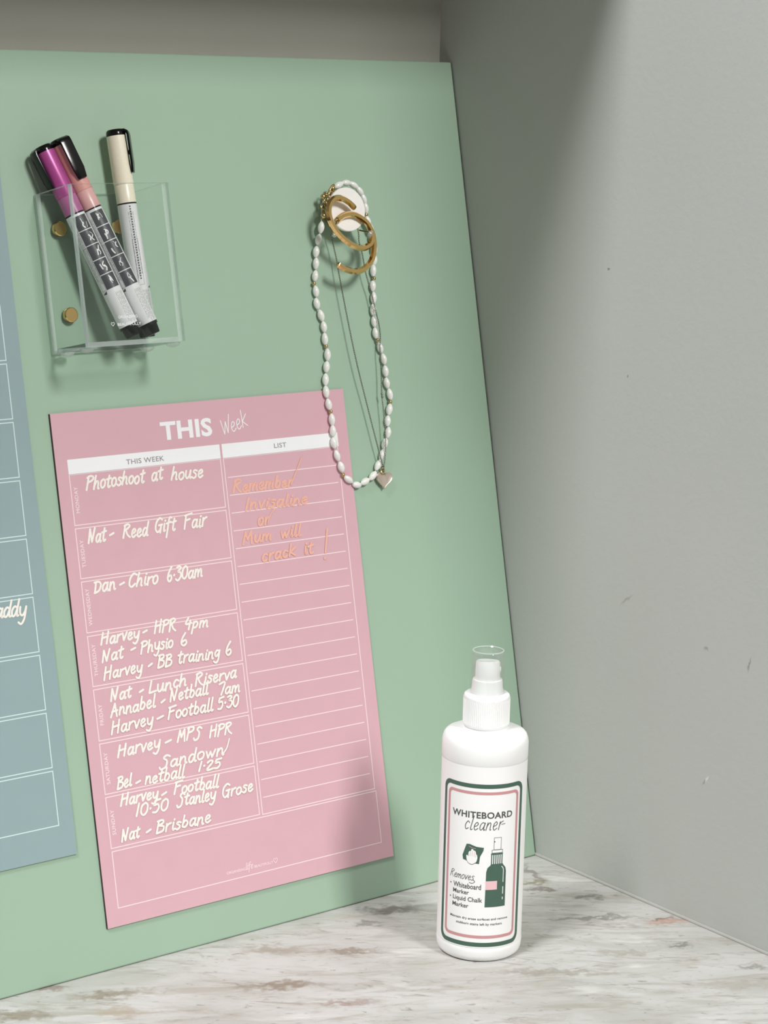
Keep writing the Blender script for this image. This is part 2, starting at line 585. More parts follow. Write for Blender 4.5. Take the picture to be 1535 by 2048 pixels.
# handwriting: pen strokes per letter, hundredths; baseline 0, small letters 50, capitals 100
GLYPH = {
    'P': (52, '12 95 8 50 2 0|2 85 20 98 45 92 48 72 34 56 8 48'),
    'h': (44, '10 100 5 50 0 0|2 20 15 46 28 50 32 34 31 4 38 2'),
    'o': (40, '22 50 5 40 3 16 14 0 30 8 36 28 30 46 18 50'),
    't': (34, '20 85 14 40 13 10 20 0 30 8|0 54 34 62'),
    's': (34, '32 46 16 52 8 40 24 27 26 10 12 0 0 8'),
    'a': (44, '36 44 20 52 5 34 5 10 16 2 30 18 37 46|38 50 34 14 38 0 44 6'),
    'u': (44, '4 50 4 16 14 0 28 14 35 50|36 50 34 12 38 0 44 6'),
    'e': (38, '4 24 22 28 31 40 22 52 8 40 5 16 16 0 36 12'),
    'N': (58, '4 0 10 95|10 95 32 5|32 5 50 100'),
    '-': (30, '2 -4 28 5'),
    'R': (58, '10 95 2 0|4 88 30 100 46 84 30 62 10 50|18 52 32 20 54 0'),
    'd': (44, '35 44 18 52 4 30 8 4 22 6 35 40|42 100 36 40 36 4 44 4'),
    'G': (58, '52 85 34 100 10 70 6 25 22 0 42 14 48 40|30 42 56 46|48 42 45 -6'),
    'i': (18, '10 50 7 12 10 0 17 6|13 72 15 77'),
    'f': (36, '38 92 26 98 18 70 12 0 8 -45|2 48 34 58'),
    'F': (52, '12 92 4 0|4 90 54 102|8 50 40 58'),
    'r': (34, '8 50 5 0|5 25 16 44 34 52'),
    'D': (48, '10 72 4 0|0 72 30 72 44 44 32 10 2 0'),
    'n': (42, '6 50 2 0|2 22 18 48 30 42 32 4 40 4'),
    'C': (52, '50 78 30 92 8 58 4 18 22 0 46 18'),
    '6': (40, '30 100 12 60 4 22 16 0 32 12 28 36 8 30'),
    '.': (16, '6 38 9 42'),
    '3': (40, '4 90 24 98 34 80 14 56 34 46 36 20 16 0 0 10'),
    '0': (44, '26 96 6 70 4 20 20 0 38 22 40 72 26 96'),
    'm': (62, '6 50 2 0|2 24 16 50 25 42 26 4|26 24 42 50 50 42 51 4 58 4'),
    'H': (60, '10 95 2 0|50 100 43 2|4 46 50 54'),
    'v': (38, '4 50 16 2|16 2 36 54'),
    'y': (46, '6 50 8 18 22 6 36 24 42 50|42 50 36 -10 20 -42 2 -32'),
    'p': (44, '10 50 2 -42|6 36 24 52 36 34 26 8 6 6'),
    '4': (44, '18 96 4 40 44 46|34 70 28 -4'),
    'b': (42, '12 100 4 10|5 30 22 50 36 28 22 2 4 8'),
    'B': (50, '12 96 4 0|4 92 34 98 40 74 14 52|14 52 44 40 40 10 4 0'),
    'g': (44, '35 44 18 52 4 30 14 8 33 34|37 50 31 -20 16 -42 0 -30'),
    'c': (36, '34 42 18 52 4 26 14 2 32 10'),
    'S': (52, '54 84 36 100 20 78 38 48 34 8 10 -6 0 10'),
    'A': (54, '2 0 26 98|26 98 44 0|8 34 46 40'),
    'l': (20, '14 100 6 10 14 0 20 5'),
    '7': (42, '2 88 42 98 20 0'),
    '5': (42, '12 92 6 54 28 58 36 30 22 4 2 6|12 92 42 100'),
    'M': (66, '2 0 12 92|12 92 28 30|28 30 48 96|48 96 56 0'),
    'w': (56, '4 50 14 4|14 4 27 44|27 44 36 4|36 4 54 54'),
    '1': (20, '14 96 4 0'),
    '2': (42, '4 76 22 98 36 76 4 2 42 8'),
    'L': (46, '14 98 4 4|4 4 46 10'),
    'k': (42, '12 98 4 0|42 62 8 30|8 30 40 0'),
    'I': (20, '14 98 4 0'),
    '!': (20, '20 190 10 36|6 4 8 8'),
    'W': (64, '4 92 14 6|14 6 36 72|36 72 40 6|40 6 70 110'),
}


def write(flat, s, x0, y0, x1, y1, cap, w, slant=0.22, gap=6, jitter=0.04):
    """Handwrite s from (x0, y0) to (x1, y1); y up; cap = height of a capital"""
    adv = [GLYPH[c][0] + gap for c in s]
    tot = sum(adv) - gap
    L = math.hypot(x1 - x0, y1 - y0)
    sx = L / tot
    dx, dy = (x1 - x0) / L, (y1 - y0) / L
    x = 0
    for c, a in zip(s, adv):
        jy = random.uniform(-jitter, jitter) * cap
        js = random.uniform(0.93, 1.06)
        for st in GLYPH[c][1].split('|'):
            q = [float(t) for t in st.split()]
            pts = []
            for i in range(0, len(q), 2):
                g = q[i + 1]
                g = g * 1.14 if 0 < g <= 50 else (57 + (g - 50) * 0.86 if g > 50 else g)
                gy = g / 100 * cap * js + jy
                gx = (x + q[i]) * sx + slant * gy
                pts.append((x0 + gx * dx - gy * dy, y0 + gx * dy + gy * dx))
            flat.stroke(smooth_path(pts, 5), w)
        x += a


# ---------------------------------------------------------------- setting
TH = 0.21279
S_, C_ = math.sin(TH), math.cos(TH)
BW = Matrix(((1, 0, 0, 0), (0, S_, -C_, 0), (0, C_, S_, 0), (0, 0, 0, 1)))   # board (u, v, n) to world
YB = 0.1252


def on_board(u, v, n=0.0):
    return BW @ Matrix.Translation((u, v, n))


def structure(name, mb, m, **k):
    o = mb.build(name, m, **k)
    o['kind'] = 'structure'
    return o


structure('wall_back', MB().box((-1.6, YB, -0.04), (0.10, YB + 0.10, 1.30)), M['wall_back'])
structure('wall_right', MB().box((0.0, -0.70, -0.04), (0.10, YB, 1.30)), M['wall_grey'])
structure('wall_left', MB().box((-1.60, -0.30, -0.04), (-1.50, YB, 1.30)), M['wall_back'])
structure('unseen_shelf', MB().box((-1.50, -0.060, 0.643), (0.0, YB, 0.663)), M['wall_back'])  # unseen shelf, depth and height shaped to shade wall corner and board top
# silicone bead along the wall foot
cp = [(-0.0005, y, 0.0006) for y in (-0.62, -0.4, -0.2, -0.05, 0.10)]
structure('trim_1', MB().tube(cp, 0.0011, 8), M['caulk'], smooth=True)

top = MB().box((-1.50, -0.62, -0.03), (0.0, YB, 0.0)).build('countertop', M['marble'])
tag(top, 'pale grey marble countertop with brown veins under the leaning board', 'countertop')

# ---------------------------------------------------------------- leaning board (folded sheet steel tray)
BH, BL = 0.52922, 0.90
sg = MB()
r = 0.0016
prof = [(0.0, -0.0)]
bk = 0.0118
x0, x1 = -BL, -0.001
toe = bk * math.tan(TH)
v = [(x0, 0, 0), (x1, 0, 0), (x1, BH, 0), (x0, BH, 0), (x0, toe, -bk), (x1, toe, -bk), (x1, BH, -bk), (x0, BH, -bk)]
sg.add(v, [(0, 1, 2, 3), (7, 6, 5, 4), (0, 4, 5, 1), (1, 5, 6, 2), (2, 6, 7, 3), (3, 7, 4, 0)])
board = sg.build('magnetic_board', M['board_green'], smooth=True, bevel=0.0013, seg=3, sharp=50)
board.matrix_world = Matrix.Translation((0, 0, 0.0002)) @ BW
tag(board, 'large sage green metal board leaning against the back wall', 'board')

# ---------------------------------------------------------------- weekly planner (mm helper: x right, y down from its top left corner)
PW, PH = 0.210, 0.297
PU, PV = -0.33010, 0.02407
wk = empty('weekly_planner', on_board(PU, PV, 0.0002), 'pink weekly planner sheet with white handwriting on the green board', 'planner')
MB().box((0, 0, 0), (PW, PH, 0.0008)).build('magnet_backing', M['magnet_black'], wk)
MB().box((0.0004, 0.0, 0.0008), (PW, PH, 0.0011)).build('printed_face', M['pink'], wk)
ZP = 0.0011


def pp(lift):
    return lambda x, y: (x / 1000, PH - y / 1000, ZP + lift)


def flip(x, y):
    return x, y


LINE = 0.55
t = Flat(); type_text(t, 'THIS', 72.6, 109.0, 21.4, 10.3, bold=0.035, spacing=1.05)
t.mesh('title_lettering', M['print_white'], wk, pp(0.00006))
t = Flat()


def write_mm(flat, s, X0, Y0, X1, Y1, cap, w, **k):
    """planner coordinates with y down"""
    o = len(flat.v)
    write(flat, s, X0, -Y0, X1, -Y1, cap, w, **k)
    for i in range(o, len(flat.v)):
        flat.v[i] = (flat.v[i][0], -flat.v[i][1])


write_mm(t, 'Week', 116.4, 22.2, 135.2, 17.2, 10.6, 0.55, slant=0.12, gap=3, jitter=0)
t.mesh('script_lettering', M['print_white'], wk, pp(0.00006))
for (xa, xb, s, ta, tb, by, hh) in ((8.1, 112.9, 'THIS WEEK', 46.9, 73.0, 33.2, 3.0), (114.4, 201.8, 'LIST', 152.7, 161.9, 32.7, 2.9)):
    t = Flat().rect(xa, 26.9, xb, 35.6)
    hb = t.mesh('header_band', M['print_white'], wk, pp(0.00005))
    t = Flat(); type_text(t, s, ta, tb, by, by - hh, bold=0.008, spacing=1.05)
    t.mesh('header_lettering', M['print_grey'], hb, pp(0.0001))

HAND = {
    'MONDAY': [("Photoshoot", 18.4, 45.1, 57.6, 44.6), ("at", 62.6, 44.4, 70.5, 43.8), ("house", 76.3, 45.0, 98.5, 45.4)],
    'TUESDAY': [("Nat", 15.6, 76.0, 27.3, 75.7), ("-", 30.3, 72.7, 33.3, 72.4), ("Reed", 39.0, 75.7, 55.9, 75.6), ("Gift", 60.7, 74.8, 75.2, 74.8), ("Fair", 81.1, 75.0, 97.1, 74.5)],
    'WEDNESDAY': [("Dan", 16.0, 105.0, 30.3, 104.0), ("-", 33.4, 101.6, 36.7, 101.3), ("Chiro", 39.1, 104.0, 59.1, 104.5), ("6.30am", 65.4, 104.6, 90.5, 104.0)],
    'THURSDAY': [("Harvey", 16.5, 134.9, 42.4, 134.5), ("-", 45.3, 131.7, 48.3, 131.4), ("HPR", 52.9, 133.5, 67.9, 133.4), ("4pm", 73.9, 133.6, 90.6, 134.4),
                 ("Nat", 15.9, 144.8, 30.2, 144.1), ("-", 35.8, 140.5, 39.2, 140.2), ("Physio", 42.2, 143.8, 64.6, 142.8), ("6", 69.9, 143.7, 75.0, 142.9),
                 ("Harvey", 15.8, 155.1, 41.8, 154.3), ("-", 46.2, 151.3, 49.2, 150.7), ("BB", 52.3, 153.7, 62.2, 153.7), ("training", 66.3, 153.3, 96.3, 153.8), ("6", 100.4, 153.7, 105.1, 153.3)],
    'FRIDAY': [("Nat", 18.6, 168.3, 32.8, 167.4), ("-", 38.4, 165.6, 41.4, 165.2), ("Lunch", 44.5, 167.9, 71.1, 166.8), ("Riserva", 77.0, 168.1, 106.4, 167.6),
               ("Annabel", 17.5, 177.1, 47.9, 175.9), ("-", 52.1, 174.1, 55.2, 173.3), ("Netball", 58.2, 174.4, 85.1, 174.1), ("7am", 92.3, 176.1, 107.9, 176.2),
               ("Harvey", 16.7, 186.8, 45.1, 185.6), ("-", 48.0, 182.7, 52.8, 182.2), ("Football", 55.4, 184.8, 87.1, 184.4), ("5.30", 90.6, 184.9, 105.7, 184.3)],
    'SATURDAY': [("Harvey", 19.3, 200.6, 48.2, 200.1), ("-", 52.0, 197.4, 56.5, 197.1), ("MPS", 60.3, 198.8, 76.4, 199.4), ("HPR", 82.9, 200.1, 98.9, 200.2),
                 ("Sandown", 46.1, 212.5, 91.7, 211.5), ("Bel", 16.4, 218.9, 26.1, 218.6), ("-", 29.2, 217.2, 32.5, 217.0), ("netball", 35.3, 219.4, 62.2, 220.0), ("1.25", 72.4, 218.5, 88.1, 219.1)],
    'SUNDAY': [("Harvey", 17.6, 228.7, 42.9, 228.9), ("-", 45.6, 227.4, 49.3, 226.8), ("Football", 53.9, 228.9, 85.1, 230.2), ("10.50", 26.7, 236.8, 48.8, 236.8),
               ("Stanley", 55.1, 236.3, 82.2, 237.0), ("Grose", 86.8, 237.0, 109.3, 236.6), ("Nat", 15.4, 249.2, 27.6, 248.7), ("-", 32.4, 246.9, 35.9, 246.3), ("Brisbane", 38.8, 249.2, 76.9, 249.8)],
}
DAYS = [('MONDAY', 35.4, 65.1, 57.9, 42.8), ('TUESDAY', 66.5, 95.8, 89.4, 73.5), ('WEDNESDAY', 97.2, 127.1, 123.0, 101.6), ('THURSDAY', 128.7, 158.2, 152.3, 133.8),
        ('FRIDAY', 159.6, 189.7, 180.8, 168.7), ('SATURDAY', 191.0, 220.8, 215.1, 196.7), ('SUNDAY', 222.1, 252.2, 244.6, 230.0)]
for name, ya, yb, n0, n1 in DAYS:
    t = Flat().frame(8.1, ya, 112.7, yb, LINE)
    bx = t.mesh('day_box', M['print_line'], wk, pp(0.00005))
    t = Flat(); type_text(t, name, 10.3, 12.7, n0, n1, bold=0.012, rot=True, spacing=1.08)
    t.mesh('day_name', M['print_line'], bx, pp(0.00006))
    t = Flat()
    cap = 8.0 if name in ('MONDAY', 'TUESDAY', 'WEDNESDAY') else 7.2
    for s, a, b, c, d in HAND[name]:
        write_mm(t, s, a, b, c, d, 5.8 if s == '1.25' else cap, 1.24)
    if name == 'SATURDAY':
        t.stroke(smooth_path([(91.4, 210.8), (94.2, 208.0), (96.6, 203.0)], 5), 0.9)
    t.mesh('handwriting', M['chalk_cream'], bx, pp(0.00012))
t = Flat().frame(114.4, 35.4, 201.1, 252.6, LINE)
for k in range(19):
    y = 47.3 + 10.83 * k
    t.rect(116.4, y - LINE / 2, 198.4, y + LINE / 2)
lp = t.mesh('list_panel', M['print_line'], wk, pp(0.00005))
t = Flat()
for s, a, b, c, d in [("Remember", 118.9, 57.0, 163.0, 57.2), ("Invisaline", 126.2, 68.3, 172.9, 68.9), ("or", 134.3, 78.8, 142.7, 78.3), ("Mum", 121.8, 88.6, 143.0, 88.3),
                      ("will", 149.8, 88.1, 165.2, 87.7), ("crack", 134.2, 100.8, 159.3, 99.6), ("it", 166.2, 100.0, 173.4, 99.3), ("!", 180.2, 105.0, 183.8, 104.6)]:
    write_mm(t, s, a, b, c, d, 7.4 if s != '!' else 9.5, 1.45)
t.stroke(smooth_path([(162.0, 56.0), (166.5, 49.0), (172.0, 40.5)], 5), 0.9)
t.stroke(smooth_path([(141.5, 78.0), (144.0, 73.0), (148.0, 69.5)], 5), 0.9)
t.mesh('handwriting', M['chalk_peach'], lp, pp(0.00012))
t = Flat().frame(8.3, 253.6, 201.8, 286.9, LINE)
nb = t.mesh('notes_box', M['print_line'], wk, pp(0.00005))
t = Flat()
type_text(t, 'ORGANISING', 84.6, 98.0, 283.0, 281.4, bold=0.012)
type_text(t, 'BEAUTIFULLY', 104.6, 118.4, 283.0, 281.4, bold=0.012)
write_mm(t, 'life', 98.2, 282.9, 103.6, 282.9, 4.2, 0.4, slant=0.12, gap=2, jitter=0)
heart = [(120.3, 283.2), (118.9, 281.6), (119.0, 280.5), (119.7, 280.2), (120.3, 280.9), (120.9, 280.2), (121.6, 280.5), (121.7, 281.6)]
t.stroke(heart + [heart[0]], 0.35)
t.mesh('maker_mark', M['print_line'], nb, pp(0.00006))

# ---------------------------------------------------------------- larger blue-grey planner, mostly outside the frame
MW, MH = 0.297, 0.420
mo = empty('calendar_planner', on_board(-0.3440 - MW, 0.0706, 0.0002), 'blue-grey calendar planner sheet with pale outlined boxes left of the pink planner', 'planner')
MB().box((0, 0, 0), (MW, MH, 0.0007)).build('magnet_backing', M['magnet_black'], mo)
MB().box((0, 0, 0.0007), (MW, MH, 0.0010)).build('printed_face', M['blue_grey'], mo)


def mp_(lift):
    return lambda x, y: (MW + x / 1000, y / 1000, 0.0010 + lift)


first = None
for ci in range(6):
    for k in range(11):
        xr = -9.3 - 46.6 * ci
        ya = 18.0 + 33.05 * k
        t = Flat().frame(xr - 45.2, ya, xr, ya + 31.6, 0.6)
        bx = t.mesh('calendar_box', M['print_mint'], mo, mp_(0.00005))
        if ci == 0 and k == 3:
            t = Flat()
            write(t, 'addy', -34.4, 139.6, -15.2, 138.6, 9.2, 1.25, slant=0.16, gap=2)
            t.mesh('handwriting', M['chalk_cream'], bx, mp_(0.00012))

# ---------------------------------------------------------------- acrylic pen holder
HU0, HU1, HV0, HV1, HD, HT = -0.3238, -0.2595, 0.3548, 0.4460, 0.0420, 0.0028
hw, hh = HU1 - HU0, HV1 - HV0
ph = empty('pen_holder', on_board(HU0, HV0, 0.0), 'clear acrylic pen holder box fixed on the green board by gold magnets', 'pen holder')


def panel(name, a, b, thin):
    """box whose two broad faces (across axis thin) are clear and whose rims are polished edges"""
    mb = MB().box(a, b)
    for i, f in enumerate(mb.f):
        axis = (2, 2, 1, 0, 1, 0)[i]
        mb.mi[i] = 0 if axis == thin else 1
    return mb.build(name, [M['acrylic'], M['acrylic_edge']], ph)


panel('back_panel', (0, 0, 0.0002), (hw, hh, HT), 2)
panel('front_panel', (0, 0, HD - HT), (hw, hh, HD), 2)
panel('side_panel', (0, 0, HT), (HT, hh, HD - HT), 0)
panel('side_panel', (hw - HT, 0, HT), (hw, hh, HD - HT), 0)
panel('base_panel', (HT, 0, HT), (hw - HT, HT, HD - HT), 1)
for mu_, mv_ in ((-0.3109, 0.4261), (-0.2712, 0.4263), (-0.3101, 0.3766), (-0.2712, 0.3766)):
    o = MB().lathe([(0.0040, 0.0), (0.0043, 0.0004), (0.0043, 0.0030), (0.0039, 0.0034)], 28).build('magnet', M['gold'], ph, smooth=True)
    o['label'] = 'round gold magnet'
    o.location = (mu_ - HU0, mv_ - HV0, 0.0012)
for fu, fn in ((-0.3178, 0.0080), (-0.3200, 0.0340), (-0.2645, 0.0080), (-0.2630, 0.0340)):
    o = MB().lathe([(0.0042, 0.0), (0.0042, 0.0006), (0.0034, 0.0018), (0.0018, 0.0025), (0.0004, 0.0027)], 20).build('foot', M['silicone'], ph, smooth=True)
    o.location = (fu - HU0, 0.0, fn)
    o.rotation_euler = (math.pi / 2, 0, 0)
t = Flat()
for k, (s, a, b) in enumerate((('ORGANISING', 21.5, 34.0), ('BEAUTIFULLY', 20.5, 36.0))):
    type_text(t, s, a / 1000, b / 1000, 0.0150 - 0.0042 * k, 0.0150 - 0.0042 * k + 0.0016, bold=0.012)
hx, hy = 0.0175, 0.0109
t.stroke([(hx, hy), (hx - .0012, hy + .0014), (hx - .0007, hy + .0022), (hx, hy + .0016), (hx + .0007, hy + .0022), (hx + .0012, hy + .0014), (hx, hy)], 0.0003)
t.mesh('front_lettering', M['print_white'], ph, lambda x, y: (x, y, HD + 0.00006))

# ---------------------------------------------------------------- chalk markers


def marker(name, label, bottom, topp, cap_m, col_m, clip_az, panel_rows, r=0.0057):
    B_, T_ = Vector(bottom) / 1000, Vector(topp) / 1000
    ax = (T_ - B_); L = ax.length; ax.normalize()
    X = Vector((-0.62, 0.0, 0.78)); X = (X - ax * X.dot(ax)).normalized()
    Y = ax.cross(X)
    m = Matrix(((X.x, Y.x, ax.x, B_.x), (X.y, Y.y, ax.y, B_.y), (X.z, Y.z, ax.z, B_.z), (0, 0, 0, 1)))
    root = empty(name, BW @ m, label, 'marker', 'chalk markers in the pen holder')
    s1 = L * 0.057; s2 = L * 0.646; s3 = L * 0.736; s4 = L * 0.968
    MB().lathe([(r * .72, 0), (r * .78, .0006), (r * .86, s1 * .75), (r * .97, s1 * .76), (r * .97, s1)], 32).build('end_plug', M['black_plastic'], root, smooth=True)
    brl = MB().lathe([(r * .99, s1), (r, s1 + .0004), (r, s2 - .0009)], 40, closed_top=True).build('barrel', M['label_white'], root, smooth=True)
    MB().lathe([(r * 1.002, s2 - .0009), (r * 1.002, s2)], 40).build('ring', M['black_plastic'], root, smooth=True)
    MB().lathe([(r, s2), (r, s3 - .0004), (r * .96, s3)], 40).build('collar', col_m, root, smooth=True)
    rc = r * 1.03
    MB().lathe([(rc * .985, s3), (rc, s3 + .0004), (rc * .97, s4)], 40).build('cap', cap_m, root, smooth=True)
    # black crown that folds over into the clip
    cr = MB().lathe([(rc * .975, s4), (rc * .975, s4 + .0012), (rc * .93, L - .0010), (rc * .80, L - .0002), (rc * .5, L)], 40)
    cr.build('cap_crown', M['black_plastic'], root, smooth=True)
    cl = MB()
    ca, sa = math.cos(clip_az), math.sin(clip_az)
    cw, gap, th = 0.0037, rc + 0.0017, 0.0013
    L0 = L * 0.785
    prof = [(0.0, L - .0003), (gap * .75, L - .0004), (gap, L - .0016), (gap + .0004, L - .004), (gap + .0002, L0 + .006), (gap - .0003, L0)]
    ring = []
    for i, (d, z) in enumerate(prof):
        w = cw * (0.9 if i == 0 else 1.0)
        inner_d, inner_z = d - (th if i > 1 else 0.0), z - (th * 1.6 if i <= 1 else (0.0012 if i == 2 else 0.0))
        for dd, zz, ww in ((d, z, -w), (d, z, w), (inner_d, inner_z, w), (inner_d, inner_z, -w)):
            if i == len(prof) - 1:
                ww *= 0.75
            ring.append((dd * ca - ww * sa, dd * sa + ww * ca, zz))
    faces = []
    for i in range(len(prof) - 1):
        for k in range(4):
            j = (k + 1) % 4
            faces.append((i * 4 + k, i * 4 + j, i * 4 + 4 + j, i * 4 + 4 + k))
    faces += [(3, 2, 1, 0), tuple(len(ring) - 4 + k for k in range(4))]
    cl.add(ring, faces)
    # little pip on the inside of the clip
    pz = L0 + 0.012
    cl.add([((gap - th) * ca - w_ * sa - q * ca, (gap - th) * sa + w_ * ca - q * sa, pz + zz) for w_ in (-.0012, .0012) for q, zz in ((0, -.002), (0.0008, 0), (0, .002))],
           [(0, 1, 2), (5, 4, 3), (0, 3, 4, 1), (1, 4, 5, 2), (2, 5, 3, 0)])
    cl.build('clip', M['black_plastic'], root, bevel=0.0006, seg=2, smooth=True)

    def wrap(lift):
        return lambda a, s: ((r + lift) * math.cos(a / r), (r + lift) * math.sin(a / r), s)
    D = math.radians
    if panel_rows:
        t = Flat(); u_ = Flat()
        a0, a1 = r * D(-18), r * D(70)
        h = (L * 0.627 - L * 0.246) / 5
        for k in range(5):
            z1 = L * 0.627 - k * h; z0 = z1 - h + 0.0005
            t.rect(a0, z0, a1, z1)
            cx, cz = (a0 + a1) / 2, (z0 + z1) / 2
            for q in range(3):
                px_, pz_ = cx + random.uniform(-.0016, .0022), cz + random.uniform(-.002, .002)
                u_.stroke(smooth_path([(px_, pz_ - .0014), (px_ + random.uniform(-.0008, .0008), pz_), (px_ + random.uniform(-.0012, .0012), pz_ + .0016)], 4), random.choice((.0003, .0006, .0008)))
        t.mesh('pictogram_panel', M['label_grey'], brl, wrap(.00006), cut=.0007)
        u_.mesh('pictogram', M['label_white'], brl, wrap(.0001), cut=.0007)
    t = Flat()
    base = -52 if panel_rows else 8
    for k in range(4):
        a = r * D(base + 9 * k)
        s = L * 0.60
        while s > L * 0.30:
            ln = random.uniform(.001, .004)
            t.rect(a - .00012, s - ln, a + .00012, s)
            s -= ln + .0005
    fa, fb = r * D(base - 4), r * D(base + 31)
    t.frame(fa, L * 0.25, fb, L * 0.47, .00018)
    for k in range(6):
        a = r * D(22 + 8 * k)
        s = L * 0.225
        while s > L * 0.075:
            ln = random.uniform(.001, .003)
            t.rect(a - .00010, s - ln, a + .00010, s)
            s -= ln + .0005
    t.mesh('small_print', M['label_mid'], brl, wrap(.00006), cut=.0007)
    t = Flat()
    for az in ((-58,) if panel_rows else (60,)):
        a = r * D(az)
        t.poly([(a, L * .235), (a + .0034, L * .235 + .0014), (a + .0030, L * .235 - .0004)])
    t.mesh('arrow_mark', M['label_grey'], brl, wrap(.0001), cut=.0007)
    if not panel_rows:
        t = Flat()
        s = L * 0.63
        while s > L * 0.28:
            t.rect(r * D(22) - .0004, s - .0009, r * D(22) + .0004, s)
            s -= .0015
        t.mesh('web_address_print', M['label_grey'], brl, wrap(.00008), cut=.0007)
    return root


marker('chalk_marker', 'magenta capped chalk marker, leftmost in the holder with clip on its left', (-283.4, 360.6, 25.4), (-319.5, 472.6, 8.3), M['magenta'], M['magenta_collar'], math.radians(-54), True)
marker('chalk_marker', 'rose pink capped chalk marker leaning beside the magenta one with broad black clip', (-270.2, 360.9, 25.4), (-307.9, 476.8, 7.0), M['rose'], M['rose_collar'], math.radians(34), True)
marker('chalk_marker', 'cream capped chalk marker standing nearly upright, crossed by the rose pink one', (-257.6 - 6.6, 360.6, 9.6), (-270.7, 482.0, 9.6), M['cream'], M['cream'], math.radians(88), False)

# ---------------------------------------------------------------- hook
hk = empty('wall_hook', on_board(-0.1115, 0.4319, 0.0), 'round champagne metal hook disc holding the jewellery on the board', 'hook')
MB().lathe([(0.0085, 0.0001), (0.0090, .0005), (0.0090, .0040), (0.0085, .0044)], 40).build('base', M['brass'], hk, smooth=True)
MB().lathe([(0.0048, .0044), (0.0045, .0060), (0.0045, .0110), (0.0052, .0126)], 32).build('neck', M['brass'], hk, smooth=True)
MB().lathe([(0.0134, .0126), (0.0138, .0130), (0.0138, .0146), (0.0134, .0150)], 64).build('disc', M['pale_gold'], hk, smooth=True)

# ---------------------------------------------------------------- bead necklace
BEADS = [('b', -126.2, 422.3, 5.0), ('b', -128.6, 414.9, 4.0), ('b', -130.6, 407.5, 3.0), ('b', -131.4, 400.2, 2.5), ('b', -132.9, 392.6, 2.3), ('s', -134.4, 387.8, 2.3), ('b', -133.6, 382.9, 2.3), ('b', -134.0, 375.3, 2.3), ('b', -131.7, 367.7, 2.3),
         ('b', -130.5, 360.5, 2.3), ('b', -130.7, 352.9, 2.3), ('s', -130.5, 348.3, 2.3), ('b', -130.0, 343.0, 2.3), ('b', -131.8, 335.5, 2.3), ('b', -133.6, 327.6, 2.3), ('b', -134.7, 320.0, 3.0), ('b', -134.1, 312.0, 3.4), ('s', -133.2, 307.4, 3.4), ('b', -132.9, 302.4, 3.4),
         ('b', -133.1, 295.3, 3.4), ('b', -133.4, 287.7, 3.4), ('b', -131.9, 279.6, 3.4), ('b', -129.7, 272.3, 3.4), ('s', -128.7, 267.3, 3.2), ('b', -124.8, 264.0, 3.0), ('b', -118.2, 260.0, 2.3), ('b', -111.4, 261.5, 2.3), ('b', -104.7, 264.5, 2.3), ('b', -99.7, 270.8, 2.3),
         ('b', -95.5, 277.2, 2.3), ('b', -92.5, 284.0, 2.3), ('b', -88.9, 290.7, 2.3), ('b', -88.2, 298.1, 2.3), ('b', -85.8, 305.3, 2.3), ('s', -84.4, 310.1, 2.3), ('b', -84.1, 314.9, 2.3), ('b', -85.6, 322.2, 2.3), ('b', -85.6, 329.8, 2.3), ('b', -86.0, 337.6, 2.3),
         ('b', -87.9, 344.9, 2.3), ('s', -89.3, 349.8, 2.3), ('b', -90.3, 354.4, 2.3), ('b', -90.3, 361.9, 2.3), ('b', -90.2, 369.3, 2.3), ('b', -88.8, 376.9, 2.3), ('b', -88.5, 384.4, 2.3), ('s', -86.8, 389.2, 2.3), ('b', -86.7, 394.2, 2.3), ('b', -85.3, 400.9, 2.6), ('b', -84.6, 407.6, 3.0),
         ('b', -85.2, 414.4, 3.5), ('b', -86.9, 420.6, 4.5), ('b', -88.9, 425.4, 5.0), ('s', -90.1, 429.4, 5.5), ('b', -90.4, 433.6, 6.0), ('b', -91.6, 439.2, 6.5), ('b', -94.4, 444.2, 7.0), ('b', -98.6, 448.0, 7.0), ('b', -104.4, 449.6, 7.0), ('b', -110.4, 448.2, 7.0)]
bn = empty('bead_necklace', on_board(-0.1100, 0.2600, 0.0), 'long white oval bead necklace with tiny gold spacers hanging from the hook', 'necklace')
OFF = Vector((-0.1100, 0.2600, 0.0))
bpts = [Vector(b[1:]) / 1000 - OFF for b in BEADS]
clasp_in = [Vector(p) / 1000 - OFF for p in ((-116.5, 444.6, 7.5), (-122.3, 440.0, 7.2), (-125.2, 435.6, 7.0), (-125.6, 430.8, 6.4))]
loop = [tuple(p) for p in bpts + clasp_in] + [tuple(bpts[0])]
MB().tube(smooth_path(loop, 3), 0.0004, 6).build('thread', M['thread'], bn, smooth=True)
n_ = 14
rice = [(0.0021 * max(0.16, math.sin(math.pi * (i + .6) / (n_ + .2)) ** 0.62), -0.0037 + 0.0074 * i / (n_ - 1)) for i in range(n_)]
bead0 = MB().lathe(rice, 18).build('bead', M['pearl'], bn, smooth=True, sharp=60)
sp = [(0.0013 * math.sin(math.pi * (i + .5) / 8), -0.0013 * math.cos(math.pi * (i + .5) / 8)) for i in range(8)]
spacer0 = MB().lathe(sp, 14).build('spacer_bead', M['brass'], bn, smooth=True, sharp=80)
used = {'b': False, 's': False}
